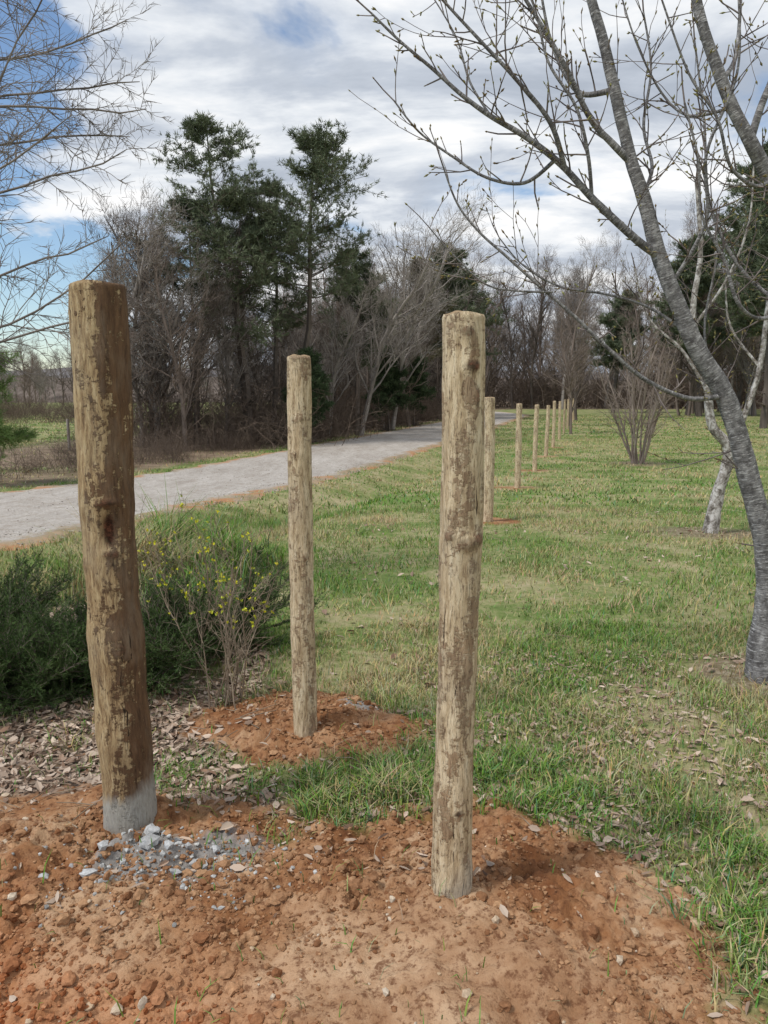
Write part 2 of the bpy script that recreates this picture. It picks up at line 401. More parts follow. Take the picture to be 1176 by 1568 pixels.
for i,(x,y,h) in enumerate([(26,50,17.5),(30,56,20),(33,60,21),(28,66,15),(40,84,14),(24,78,12),(52,92,15),(22.5,44,14)]):
    pine('pine_tree',(x,y),h,.26,220+i,(0,0),.3,nl=80,width=.25,lw=.06,ll=.32)
pine('pine_sapling',(-8.8,16),3.8,.06,240,(0,0),.1,nl=40,width=.3,lw=.014,ll=.2,tn=14,mat=needle_mat('pine_needles_bright',(.12,.19,.06),(.2,.28,.1)))
def cedar(loc,h,seed,w=.3):
    pine('cedar_tree',loc,h,.08,seed,(0,0),.1,mat=cedar_n,nl=70,width=w,lw=.035,ll=.16,tn=9,rnd=1.)
cedar((.3,41),4.6,260); cedar((-3.2,30.5),4.0,261,.25); cedar((1.9,47),4.4,262)

# ------------------------------------------------------------ fence posts
def post_mat(name,dark,seed,side=0.,concrete=0):
    m,t,b=newmat(name,.8,.2); co=objco(t)
    wp=t.new('ShaderNodeTexNoise'); t.put(wp.inputs['Vector'],co); wp.inputs['Scale'].default_value=7; wp.inputs['Detail'].default_value=3
    cw=t.mix(.035,co,wp.outputs['Color'],'ADD')
    co2=t.mapping(cw,(1,1,.10),(seed,seed*2,seed)); co3=t.mapping(cw,(1,1,.3),(seed*3,0,seed)); co4=t.mapping(co,(1,1,1.6),(seed,3,seed))
    n1=t.noise(co2,60,6,.78); n2=t.noise(co3,19,5,.7); n3=t.noise(co2,200,4,.8); n4=t.noise(co4,34,5,.72); n5=t.noise(co,3.5,2,.5)
    if dark: lightr=[(.34,(.16,.10,.052)),(.45,(.32,.215,.112)),(.55,(.47,.345,.19)),(.68,(.59,.47,.29))]
    else: lightr=[(.34,(.32,.22,.125)),(.44,(.51,.385,.235)),(.54,(.67,.535,.35)),(.68,(.80,.69,.49))]
    c=t.ramp(n1,lightr)
    sx=t.new('ShaderNodeSeparateXYZ'); t.l.new(co,sx.inputs[0])
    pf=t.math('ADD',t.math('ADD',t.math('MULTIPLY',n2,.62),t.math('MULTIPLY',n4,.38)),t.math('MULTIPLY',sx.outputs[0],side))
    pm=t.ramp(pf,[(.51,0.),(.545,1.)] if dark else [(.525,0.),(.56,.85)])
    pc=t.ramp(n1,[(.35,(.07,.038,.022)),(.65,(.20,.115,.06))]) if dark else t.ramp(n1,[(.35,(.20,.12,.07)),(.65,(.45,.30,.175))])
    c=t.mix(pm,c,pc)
    c=t.mix(t.ramp(t.math('ADD',t.math('MULTIPLY',n5,.6),t.math('MULTIPLY',n2,.4)),[(.5,0.),(.64,.4)]),c,(.36,.305,.225))
    c=t.mix(t.ramp(n3,[(.38,.7),(.47,0.)]),c,(.13,.08,.046))
    crk=t.noise(t.mapping(cw,(1,1,.035),(seed,1,2)),75,3,.6)
    c=t.mix(t.ramp(crk,[(.30,1.),(.34,0.)]),c,(.04,.025,.015))
    k=attr(t,'knot').outputs['Fac']
    c=t.mix(k,c,t.ramp(n4,[(.45,(.04,.02,.012)),(.62,(.20,.08,.045))]))
    if concrete:
        zc=t.math('ADD',sx.outputs[2],t.math('MULTIPLY',t.math('SUBTRACT',t.noise(co3,14,3,.6),.5),.16))
        zc=t.math('ADD',zc,t.math('MULTIPLY',sx.outputs[0],-.35 if dark else -1.2))
        c=t.mix(t.ramp(zc,[(.09,.9),(.14,0.)] if dark else [(-.02,.5),(.10,0.)]),c,t.ramp(n3,[(.3,(.28,.265,.23)),(.7,(.48,.465,.42))]) )
    t.put(b.inputs['Base Color'],c)
    bump(t,b,t.math('ADD',t.math('ADD',n1,t.math('MULTIPLY',n3,.5)),t.math('MULTIPLY',pm,.5)),1.,.007)
    return m
m_end,t,b=newmat('end_grain',.85); co=objco(t); wv=t.new('ShaderNodeTexWave',wave_type='RINGS',rings_direction='Z'); t.put(wv.inputs[0],co); wv.inputs['Scale'].default_value=60; wv.inputs['Distortion'].default_value=2
t.put(b.inputs['Base Color'],t.ramp(wv.outputs['Fac'],[(0,(.2,.13,.07)),(1,(.4,.29,.17))]))
def post(name,x,y,h,r,seed,mat,knots=(),sides=48,rings=170,lean=(0,0),taper=.05):
    n=rings; zs=np.linspace(-.2,h-.012,n); th=np.arange(sides)*2*np.pi/sides
    Z,T=np.meshgrid(zs,th,indexing='ij')
    R=r*(1+taper*(.5-Z/h))
    cx=np.cos(T)*1.2+seed;cy=np.sin(T)*1.2
    R=R+r*.07*(fbm(cx+Z*1.5,cy+Z*4,seed,3)-.5)*2+r*.06*(fbm(Z*6+seed,Z*0,seed+4,2)-.5)*2
    R=R+r*.05*(fbm(cx*3+Z*9,cy*3+Z*12,seed+2,3)-.5)*2
    K=np.zeros_like(R)
    for (kt,kz,kw,kh,amp,dk) in knots:
        dt=np.angle(np.exp(1j*(T-kt)))*r; g=np.exp(-(dt/kw)**2-((Z-kz)/kh)**2)
        R=R+amp*g; K=np.maximum(K,dk*sm(.25,.7,g))
    wob=r*.10*np.sin(zs*2.2+seed); wob2=r*.10*np.sin(zs*1.7+seed*2)
    V=np.stack([R*np.cos(T)+wob[:,None]+lean[0]*Z,R*np.sin(T)+wob2[:,None]+lean[1]*Z,Z],-1).reshape(-1,3)
    top=V[-sides:].copy(); cen=top.mean(0); a=cen+(top-cen)*.94; a[:,2]=h-.003+.003*np.sin(th*3); bb=cen+(top-cen)*.55; bb[:,2]=h+.001+ .004*np.sin(th*2)
    ce=cen.copy(); ce[2]=h
    V=np.concatenate([V,a,bb,[ce]]); K=np.concatenate([K.ravel(),np.zeros(2*sides+1)])
    nn=n+2; i=np.arange(sides); j=(i+1)%sides; base=(np.arange(nn-1)*sides)[:,None]
    F=np.stack([base+i,base+j,base+sides+j,base+sides+i],-1).reshape(-1,4)
    F3=np.stack([(nn-1)*sides+i,(nn-1)*sides+j,np.full(sides,nn*sides)],1)
    mi=np.zeros(len(F)+len(F3)); mi[(n)*sides:]=1
    return obj(name,make_mesh(name,V,[F,F3],[mat,m_end],True,{'knot':K},mi),None,(x,y,hzf(x,y)-.01))
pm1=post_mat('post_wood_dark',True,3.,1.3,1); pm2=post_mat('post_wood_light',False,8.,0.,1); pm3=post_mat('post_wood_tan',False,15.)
FR=-math.pi/2
zb=hzf(-.93,2.48); post('wooden_fence_post',-.93,2.48,1.96-zb,.090,2.,pm1,[(FR+.36,1.16-zb,.024,.062,-.026,1.),(FR+.36,1.25-zb,.035,.012,.010,.7),(FR+.36,1.08-zb,.03,.012,.008,.6),(FR-.9,.95,.02,.03,.006,.4),(FR+.5,.75-zb,.012,.02,.003,.5)],taper=.04,rings=240,sides=64)
zb=hzf(.21,2.04); post('wooden_fence_post',.21,2.04,1.82-zb,.058,5.,pm2,[(FR+.2,1.20-zb,.03,.02,.009,.45),(FR+.35,1.68-zb,.022,.018,.006,.85),(FR+.1,1.77-zb,.02,.015,.004,.6),(FR+.15,.40-zb,.012,.010,.005,.95),(FR-.7,.88-zb,.02,.04,.005,.2),(FR+.9,1.21-zb,.03,.02,.008,.6),(FR-.6,1.22-zb,.02,.015,.008,.4),(FR+.6,1.60-zb,.01,.03,.003,.6)],rings=240,sides=56,taper=.02)
zb=hzf(-.363,3.2); post('wooden_fence_post',-.363,3.2,1.765-zb,.054,9.,pm3,[(FR-.3,1.35-zb,.03,.012,.006,.25),(FR+.5,.9-zb,.02,.02,.006,.4),(FR+.1,1.5-zb,.02,.012,.006,.3)])
for i,y in enumerate(ROWY):
    post('wooden_fence_post',rowx(y),y,1.75+random.uniform(-.06,.05),.062+(.01 if i==0 else 0),12.+i*1.7,pm3,sides=20,rings=50,taper=.1,lean=(random.uniform(-.012,.012),0))

# ------------------------------------------------------------ foreground cherry tree
m_ch,t,b=newmat('cherry_bark',.65,.25); tc=attr(t,'tc').outputs['Vector']
n1=t.noise(t.mapping(tc,(22,22,120)),1.,5,.7,.4); n2=t.noise(t.mapping(tc,(22,22,16)),1.,5,.7); n3=t.noise(t.mapping(tc,(34,34,300)),1.,2,.6)
c=t.ramp(n2,[(.36,(.10,.092,.088)),(.5,(.19,.18,.172)),(.64,(.33,.315,.30))])
c=t.mix(t.ramp(n1,[(.38,.75),(.47,0.)]),c,(.06,.053,.05))
c=t.mix(t.ramp(n1,[(.56,0.),(.63,.8)]),c,(.56,.54,.52))
c=t.mix(t.ramp(n3,[(.33,.85),(.40,0.)]),c,(.045,.038,.036)); t.put(b.inputs['Base Color'],c)
bump(t,b,t.math('ADD',n1,t.math('MULTIPLY',n3,.8)),.8,.006)
m_tw,t,b=newmat('twig_bark',.7); t.put(b.inputs['Base Color'],t.ramp(t.noise(objco(t),9,3),[(.35,(.085,.068,.062)),(.65,(.25,.21,.19))])); diffuse_only(m_tw,t,b)
m_bud,t,b=newmat('bud',.7); t.put(b.inputs['Base Color'],t.ramp(t.noise(objco(t),9,2),[(.4,(.17,.12,.06)),(.6,(.24,.23,.09))])); diffuse_only(m_bud,t,b)
def catmull(P,n=6):
    P=[P[0]]+list(P)+[P[-1]]; out=[]
    for i in range(1,len(P)-2):
        p0,p1,p2,p3=[np.array(q,float) for q in P[i-1:i+3]]
        for j in range(n):
            t=j/n; out.append(.5*((2*p1)+(-p0+p2)*t+(2*p0-5*p1+4*p2-p3)*t*t+(-p0+3*p1-3*p2+p3)*t**3))
    out.append(np.array(P[-2],float)); return np.array(out)
def tube(P,R,k,seed=0.,rough=.0):
    n=len(P); T=nrm(np.gradient(P,axis=0)); ref=np.array([0,1,0.]); u=nrm(np.cross(T,ref)); v=np.cross(T,u)
    a=np.arange(k)*2*np.pi/k; al=np.concatenate([[0],np.cumsum(np.linalg.norm(np.diff(P,axis=0),axis=1))])
    RR=R[:,None]*(1+rough*(fbm(np.cos(a)[None,:]*1.5+al[:,None]*6+seed,np.sin(a)[None,:]*1.5+al[:,None]*2,seed,3)-.5)*2)
    V=P[:,None,:]+RR[:,:,None]*(np.cos(a)[None,:,None]*u[:,None,:]+np.sin(a)[None,:,None]*v[:,None,:])
    tcv=np.stack([np.cos(a)[None,:]*R[:,None],np.sin(a)[None,:]*R[:,None],np.repeat(al[:,None],k,1)+seed],-1)
    base=(np.arange(n-1)*k)[:,None]; i=np.arange(k); j=(i+1)%k
    F=np.stack([base+i,base+j,base+k+j,base+k+i],-1).reshape(-1,4)
    return V.reshape(-1,3),F,tcv.reshape(-1,3)
def limb_tree(name,limbs,bark,twigk,seed,tw_len=(.12,.5),step=.09,origin=None,budp=.62,rt=.0048):
    random.seed(seed); root=empty(name,origin); O=Vector(origin)
    Vs=[];Fs=[];Ts=[];off=0; S=[];B=[]
    def twig(p,d,L,r,depth):
        n=max(2,int(L/.05)); q=p
        for i in range(n):
            d=(d+Vector((random.gauss(0,.1),random.gauss(0,.1),random.gauss(.05,.07)))).normalized()
            q2=q+d*L/n; r2=max(.0014,r*.87); S.append((q,q2,r,r2))
            if random.random()<budp:
                a=Vector((random.gauss(0,1),random.gauss(0,1),random.gauss(0,1))).normalized(); bd=(d*.8+a*.6).normalized()
                if depth==0 and random.random()<.24: twig(q2,bd,L*random.uniform(.3,.6),r2*.8,1)
                else:
                    sl=random.uniform(.004,.028); S.append((q2,q2+bd*sl,.002,.0018)); B.append((q2+bd*sl,bd))
            q=q2;r=r2
        B.append((q,d))
    for li,(pts,r0,r1,tw) in enumerate(limbs):
        P=catmull(pts,10 if li==0 else 7); n=len(P); f=np.linspace(0,1,n); R=r0+(r1-r0)*f**.85
        if li==0: R=R*(1+.5*np.exp(-f*14))
        V,F,T=tube(P,R,20 if r0>.03 else (10 if r0>.012 else 6),seed+li*1.7,.16 if r0>.03 else .1)
        Vs.append(V-np.array(origin));Fs.append(F+off);Ts.append(T);off+=len(V)
        if tw>0:
            al=0
            for i in range(1,n):
                sl=np.linalg.norm(P[i]-P[i-1]); al+=sl
                while al>step/tw:
                    al-=step/tw*random.uniform(.6,1.4)
                    d=Vector(nrm(P[i]-P[i-1])); a=Vector((random.gauss(0,1),random.gauss(0,.8),random.gauss(.45,.8))).normalized()
                    td=(d*random.uniform(.2,.9)+a*.8).normalized(); L=random.uniform(*tw_len)*(1 if random.random()<.5 else .35)
                    twig(Vector(P[i]),td,L,min(rt,max(.0028,R[i]*.5)),0)
            d=Vector(nrm(P[-1]-P[-2])); twig(Vector(P[-1]),d,.15,max(.0025,R[-1]*.9),1)
    obj('trunk_and_limbs',make_mesh(name+'_limbs',np.concatenate(Vs),Fs,[bark],True,{'tc':np.concatenate(Ts)}),root)
    a=seg_arrays(S); V,F=frustums(a[0]-np.array(origin),a[1]-np.array(origin),a[2],a[3],k=4)
    obj('twigs',make_mesh(name+'_twigs',V,[F],[twigk]),root)
    P=np.array([b_[0] for b_ in B])-np.array(origin); D=nrm(np.array([b_[1] for b_ in B])); n=len(P); L=rng.uniform(.014,.03,n)[:,None]; w=rng.uniform(.003,.006,n)
    V1,F1=frustums(P,P+D*L*.45,w*.4,w,5); V2,F2=frustums(P+D*L*.45,P+D*L,w,w*.1,5)
    obj('buds',make_mesh(name+'_buds',np.concatenate([V1,V2]),[F1,F2+len(V1)],[m_bud]),root)
    return root
Lm=[
 ([(2.16,4.0,-.06),(2.14,4.0,.2),(2.15,4.0,.42),(2.11,4.0,.76),(2.0,4.0,1.11),(1.84,4.0,1.56),(1.67,4.0,1.81),(1.55,4.0,2.04),(1.44,4,2.28),(1.33,4,2.6),(1.26,4,2.77),(1.15,4,3.13),(1.08,4,3.36),(1.0,4,3.6),(.9,4,4.1)],.072,.018,.4),
 ([(1.26,4,2.76),(1.15,3.97,2.84),(1.03,3.95,2.95),(.89,3.9,3.16),(.75,3.9,3.37),(.62,3.9,3.56),(.5,3.9,3.8)],.020,.006,1.2),
 ([(1.43,4,2.30),(1.30,3.96,2.37),(1.07,3.93,2.55),(.88,3.9,2.72),(.70,3.88,2.84),(.52,3.86,2.93),(.38,3.85,3.02),(.24,3.84,3.13),(.08,3.83,3.25),(-.06,3.82,3.37)],.024,.005,1.5),
 ([(.85,3.9,2.74),(.72,4.0,2.66),(.53,4.02,2.69),(.35,4.04,2.80),(.18,4.05,2.92),(.05,4.05,3.07)],.011,.004,1.5),
 ([(.9,3.9,2.70),(.80,3.8,2.88),(.62,3.76,3.06),(.47,3.75,3.2),(.32,3.74,3.34),(.15,3.72,3.5)],.014,.005,1.5),
 ([(1.80,3.99,1.58),(1.6,3.93,1.57),(1.37,3.9,1.66),(1.19,3.88,1.79),(.97,3.86,1.98),(.77,3.85,2.14),(.6,3.84,2.28),(.47,3.84,2.39),(.36,3.83,2.52),(.28,3.8,2.7)],.014,.004,1.),
 ([(.85,3.85,2.1),(.66,3.8,2.1),(.5,3.78,2.13),(.34,3.75,2.26),(.22,3.72,2.38)],.006,.003,1.),
 ([(1.6,4.02,1.92),(1.42,4.08,2.05),(1.2,4.1,2.12),(.95,4.15,2.17),(.75,4.15,2.28),(.62,4.15,2.42)],.009,.003,1.2),
 ([(1.15,4,3.1),(1.02,4.1,3.12),(.93,4.15,3.25),(.86,4.2,3.45),(.8,4.2,3.7)],.016,.006,1.2),
 ([(1.33,4,2.6),(1.42,4.15,2.78),(1.38,4.2,3.0),(1.42,4.25,3.3),(1.38,4.3,3.6)],.012,.005,1.4),
 ([(1.5,4,2.15),(1.62,3.9,2.45),(1.58,3.85,2.75),(1.68,3.8,3.1),(1.66,3.8,3.45)],.012,.005,1.4),
 ([(1.05,3.93,2.56),(1.0,3.85,2.75),(.92,3.8,2.95),(.78,3.8,3.15),(.7,3.8,3.4),(.55,3.8,3.65)],.011,.004,1.4),
 ([(.52,3.86,2.93),(.42,3.9,3.1),(.35,3.9,3.3),(.22,3.9,3.5)],.007,.003,1.4),
 ([(2.15,4.02,.3),(2.3,4.1,.9),(2.4,4.15,1.5),(2.32,4.1,2.0),(2.12,4.05,2.45),(1.98,4.03,2.7),(1.86,4.0,2.86),(1.76,4,3.02),(1.66,4,3.22),(1.56,4,3.45),(1.5,4,3.7)],.055,.022,.5),
 ([(1.86,4,2.86),(1.9,4.0,3.02),(1.96,4.,3.2),(2.02,4.,3.5)],.022,.012,.9),
 ([(2.3,4.1,2.05),(2.1,3.9,2.02),(1.9,3.85,1.97),(1.76,3.8,2.05),(1.68,3.8,2.25),(1.55,3.78,2.45),(1.5,3.75,2.7),(1.42,3.75,2.95)],.013,.005,1.3),
 ([(2.32,4.1,2.0),(2.12,4.25,2.15),(1.95,4.3,2.35),(1.82,4.35,2.65),(1.78,4.4,3.1),(1.7,4.4,3.5)],.013,.005,1.3),
 ([(2.0,4.03,2.68),(1.85,3.9,2.62),(1.7,3.85,2.7),(1.6,3.8,2.9),(1.45,3.8,3.1),(1.3,3.78,3.4)],.012,.005,1.4),
 ([(1.7,4,3.15),(1.8,4.1,3.3),(1.85,4.2,3.6)],.014,.008,1.),
 ([(1.76,4,3.02),(1.62,4.2,3.05),(1.5,4.3,3.2),(1.35,4.3,3.45),(1.25,4.3,3.7)],.01,.004,1.4),
 ([(1.98,4.0,1.2),(1.9,4.2,1.5),(1.82,4.3,1.95),(1.86,4.3,2.4),(1.75,4.3,2.8)],.011,.004,1.3),
]
limb_tree('cherry_tree',Lm,m_ch,m_tw,31,origin=(2.16,4.0,hzf(2.16,4.0)))
m_lt,t,b=newmat('mottled_bark',.7); tc=attr(t,'tc').outputs['Vector']; n1=t.noise(t.mapping(tc,(16,16,12)),1.,6,.75,.5)
t.put(b.inputs['Base Color'],t.ramp(n1,[(.4,(.10,.085,.07)),(.5,(.27,.24,.21)),(.6,(.55,.52,.48))])); bump(t,b,n1,.5,.01)
L2=[([(4.03,9,-.25),(4.1,9,.32),(4.2,9,.9),(3.97,9,1.22),(3.86,9,1.8),(3.66,9,2.5),(3.7,9,3.2),(3.6,9,4)],.085,.02,.3),
 ([(4.18,9,.85),(4.32,9,1.2),(4.5,9,1.9),(4.55,9,2.8),(4.7,9,3.8)],.05,.015,.4),
 ([(3.9,9,1.6),(3.6,9.1,2.1),(3.2,9.2,2.5),(3.0,9.2,3.1)],.025,.008,.8),
 ([(3.7,9,2.4),(3.95,8.8,2.9),(4.1,8.7,3.5),(4.1,8.7,4.2)],.022,.008,.8),
 ([(4.5,9,1.9),(4.2,9.2,2.4),(4.1,9.2,3.0)],.02,.008,.6)]
limb_tree('ornamental_tree',L2,m_lt,m_tw,37,(.3,.9),.10,origin=(4.03,9,-.25),rt=.007)

# left bare tree, just outside the frame, branches reaching in
random.seed(77); S=[]
CF=dict(n=[9,9,5,3],w=[.05,.11,.16,.18],up=[.03,.025,.0,.01],s=[0.,.15,.15],k=[0,2.2,2.4],a=[(40,80),(25,60),(25,60)],l=[.5,.36,.45],r=[.5,.5,.6],rm=.0024)
p=Vector((0,0,-.2)); d=Vector((.05,0,1)).normalized(); r=.09
for i in range(12):
    q=p+d*.45; S.append((p,q,r,r*.9)); r*=.9
    if i>=4:
        for az in ([random.gauss(0,.45) for _ in range(2)]+([random.uniform(1.5,5)] if i%2 else [])):
            dd=Vector((math.cos(az),math.sin(az),random.uniform(-.1,.5))).normalized()
            grow(S,q.copy(),dd,random.uniform(1.6,2.15),.013,1,CF)
    d=(d+Vector((random.gauss(0,.05),random.gauss(0,.05),0))).normalized(); p=q
V,F=frustums(*seg_arrays(S),k=4)
obj('bare_tree',make_mesh('bare_tree_left',V,[F],[barkmat('bark_pale',(.12,.10,.09),(.32,.28,.25))]),None,(-3.7,5.2,hzf(-3.7,5.2)))

# crape myrtle, multi-stem
random.seed(41); S=[]
CM=dict(n=[8,4,3],w=[.07,.14,.2],up=[.05,.07,.04],s=[.35,.2],k=[2.6,1.8],a=[(20,50),(20,55)],l=[.36,.45],r=[.45,.5],rm=.005)
for i in range(12):
    az=i/12*6.28+random.random()*.4; e=random.uniform(.15,.42)
    grow(S,Vector((math.cos(az)*.12,math.sin(az)*.12,-.1)),Vector((math.cos(az)*e,math.sin(az)*e,1)).normalized(),random.uniform(3.0,4.3),.036,0,CM)
V,F=frustums(*seg_arrays(S),k=4)
obj('crape_myrtle',make_mesh('crape_myrtle',V,[F],[barkmat('myrtle_bark',(.17,.13,.105),(.36,.295,.25))]),None,(7.6,22,hzf(7.6,22)))

# ------------------------------------------------------------ shrubs near posts
jm,t,b=newmat('juniper_foliage',.8); t.put(b.inputs['Base Color'],t.ramp(t.noise(objco(t),5,4,.7),[(.35,(.035,.065,.022)),(.65,(.095,.14,.05))])); diffuse_only(jm,t,b)
def juniper(loc,seed,rad,h,n=70):
    random.seed(seed); S=[];C=[];D=[]
    for i in range(n):
        az=random.uniform(0,6.28); e=random.uniform(.15,1.3); d=Vector((math.cos(az),math.sin(az),e)).normalized()
        L=rad*random.uniform(.5,1.05) if e<.7 else h*random.uniform(.6,1.05); p=Vector((random.gauss(0,.06),random.gauss(0,.06),0)); m_=10; r=.006
        for k in range(m_):
            d=(d+Vector((random.gauss(0,.09),random.gauss(0,.09),random.gauss(-.01,.07)))).normalized(); q=p+d*L/m_; S.append((p,q,r,r*.85)); r*=.85
            if k>=1:
                for _ in range(4):
                    a=Vector((random.gauss(0,1),random.gauss(0,1),random.gauss(.4,.6))).normalized(); d2=(d*.8+a*.75).normalized(); l2=random.uniform(.04,.13)
                    S.append((q,q+d2*l2,.0018,.001))
                    for w in (.2,.4,.6,.8,1.): C.append(q+d2*l2*w); D.append(d2)
            p=q
    V1,F1=frustums(*seg_arrays(S),k=3); V2,F2=needles(np.array(C),np.array(D),5,.022,.0042,.45)
    me=make_mesh('juniper_bush',np.concatenate([V1,V2]),[F1,F2+len(V1)],[bark_d,jm],False,matidx=np.concatenate([np.zeros(len(F1)),np.ones(len(F2))]))
    obj('juniper_bush',me,None,(loc[0],loc[1],hzf(*loc)))
juniper((-2.0,3.8),301,.68,.6,120); juniper((-1.4,3.95),302,.6,.6,110); juniper((-1.1,4.5),303,.45,.68,70); juniper((-2.6,4.6),304,.7,.62,90)
shrub_b=barkmat('shrub_bark',(.16,.12,.085),(.36,.29,.21),8)
fl_m,t,b=newmat('yellow_flowers',.6); t.put(b.inputs['Base Color'],t.ramp(t.noise(objco(t),20,2),[(.4,(.4,.45,.05)),(.6,(.75,.68,.03))]))
def twiggy(name,loc,n,h,seed,flower):
    random.seed(seed); S=[]
    cf=dict(n=[9,4,2],w=[.1,.18,.2],up=[.0,.05,.02],s=[.25,.3],k=[1.5,1.],a=[(20,55),(25,60)],l=[.35,.45],r=[.6,.6],rm=.0014)
    for i in range(n):
        az=random.uniform(0,6.28); e=random.uniform(.1,.55)
        grow(S,Vector((random.gauss(0,.05),random.gauss(0,.05),-.03)),Vector((math.cos(az)*e,math.sin(az)*e,1)).normalized(),h*random.uniform(.6,1.1),.0045,0,cf)
    V,F=frustums(*seg_arrays(S),k=4); root=empty(name,(loc[0],loc[1],hzf(*loc)))
    obj('stems',make_mesh(name,V,[F],[shrub_b]),root)
    P=[];D=[]
    for s in S:
        if s[2]<.004 and s[1].z>h*.45 and random.random()<flower: P.append(s[1]);D.append((s[1]-s[0]).normalized())
    if P:
        V2,F2=needles(np.array(P),np.array(D),6,.014,.011,.9); obj('flowers',make_mesh(name+'_fl',V2,[F2],[fl_m],False),root)
twiggy('forsythia_shrub',(-.80,3.62),12,.92,311,.07); twiggy('forsythia_shrub',(-1.1,4.1),11,.95,312,.10)

# ------------------------------------------------------------ grass
def excl(x,y):
    d=road_near(y); n=(fbm(x*1.5,y*1.5,77.,3)-.5)*.9
    return (x<d+.05+n)&(x>d-4.6-n)
def colr(x,y,n):
    g=fbm(x*.8+3,y*.8,60.,4)+rng.normal(0,.13,n); g=g+.045*sm(9,30,y)
    st=sm(.43,.62,g)[:,None]
    green=np.stack([rng.uniform(.10,.175,n),rng.uniform(.195,.29,n),rng.uniform(.03,.07,n)],1)
    blu=(rng.random(n)<.15)[:,None]; green=np.where(blu,green*np.array([.9,.95,1.9]),green)
    straw=np.stack([rng.uniform(.33,.52,n),rng.uniform(.29,.42,n),rng.uniform(.14,.24,n)],1)
    return green*(1-st)+straw*st
def blades(n,x0,x1,y0,y1,hr,w,wedge,seg2,pfn=None,hf=1.):
    x=rng.uniform(x0,x1,n); y=y0+(y1-y0)*rng.random(n)
    k=np.ones(n,bool)
    if wedge: k&=(np.abs(x)<.6*y+1.2)
    cl=fbm(x*2.2,y*2.2,40.)
    if pfn is None:
        p=(1-soil_mask(x,y)*.98)*(1-bed_mask(x,y)*.88)*(1-forest_mask(x,y)*.9)
        p=p*np.clip(.22+1.5*sm(.33,.62,cl),0,1)
    else: p=pfn(x,y)
    k&=rng.random(n)<p; k&=~excl(x,y)
    x=x[k];y=y[k]; n=len(x); z=hz(x,y)-.004
    tall=.45+1.3*fbm(x*3.5,y*3.5,50.)**1.4
    sw=swale(x,y)*(1-sm(9,16,y))
    h=rng.uniform(*hr,n)*tall*(1+sw*2.)
    az=rng.uniform(0,6.283,n); d=np.stack([np.cos(az),np.sin(az)],1); bend=rng.uniform(.15,1.2,n)*h
    pw=np.stack([-d[:,1],d[:,0]],1)*w/2*rng.uniform(.5,1.4,n)[:,None]
    B=np.stack([x,y,z],1); C=colr(x,y,n)*(1-sw[:,None]*.15)
    pw3=np.concatenate([pw,np.zeros((n,1))],1)
    tip=B+np.concatenate([d*bend[:,None],(h*.9)[:,None]],1)
    if seg2:
        mid=B+np.concatenate([d*(bend*.3)[:,None],(h*.6)[:,None]],1)
        V=np.stack([B-pw3,B+pw3,mid+pw3*.8,mid-pw3*.8,tip],1).reshape(-1,3); i=(np.arange(n)*5)[:,None]
        F4=i+np.array([[0,1,2,3]]); F3=i+np.array([[3,2,4]]); Cc=np.repeat(C,5,0)
        return V,F4,F3,Cc
    V=np.stack([B-pw3,B+pw3,tip],1).reshape(-1,3); return V,None,np.arange(n*3).reshape(-1,3),np.repeat(C,3,0)
gm_=vcolmat('grass_blades')
def tuftp(cx,cy,rx,ry,s=1.): return lambda x,y:np.clip(s*(1-((x-cx)/rx)**2-((y-cy)/ry)**2),0,1)*sm(.4,.6,fbm(x*7,y*7,91.))
def assemble(name,parts):
    Vs=[];F4s=[];F3s=[];Cs=[];off=0
    for V,F4,F3,C in parts:
        Vs.append(V);Cs.append(C)
        if F4 is not None: F4s.append(F4+off)
        F3s.append(F3+off); off+=len(V)
    C=np.concatenate(Cs); C=np.concatenate([C,np.ones((len(C),1))],1)
    obj(name,make_mesh(name,np.concatenate(Vs),F4s+F3s,[gm_],False,{'col':C}))
assemble('grass',[blades(150000,-3,3.2,1.3,5,(.03,.075),.0042,True,True),
       blades(9000,-.6,.3,2.5,3.0,(.06,.12),.005,False,True,tuftp(-.12,2.75,.5,.25,.9)),
       blades(9000,.2,1.2,2.5,3.2,(.06,.11),.005,False,True,tuftp(.55,2.85,.45,.3,.9)),
       blades(12000,.8,1.8,1.4,2.6,(.05,.11),.005,False,True,tuftp(1.2,2.1,.4,.7,.7)),
       blades(170000,-7,8,5,12,(.03,.08),.008,True,False),
       blades(170000,-16,20,12,36,(.04,.09),.022,True,False),
       blades(50000,-30,28,36,70,(.05,.1),.06,True,False)])
assemble('tall_grass_clump',[blades(22000,-2.9,-.9,5.6,8.2,(.14,.34),.009,False,True,tuftp(-1.9,6.8,1.0,1.2,1.2)),
       blades(4000,-1.9,-.9,4.6,5.8,(.15,.32),.006,False,True,tuftp(-1.35,5.2,.5,.5,1.))])

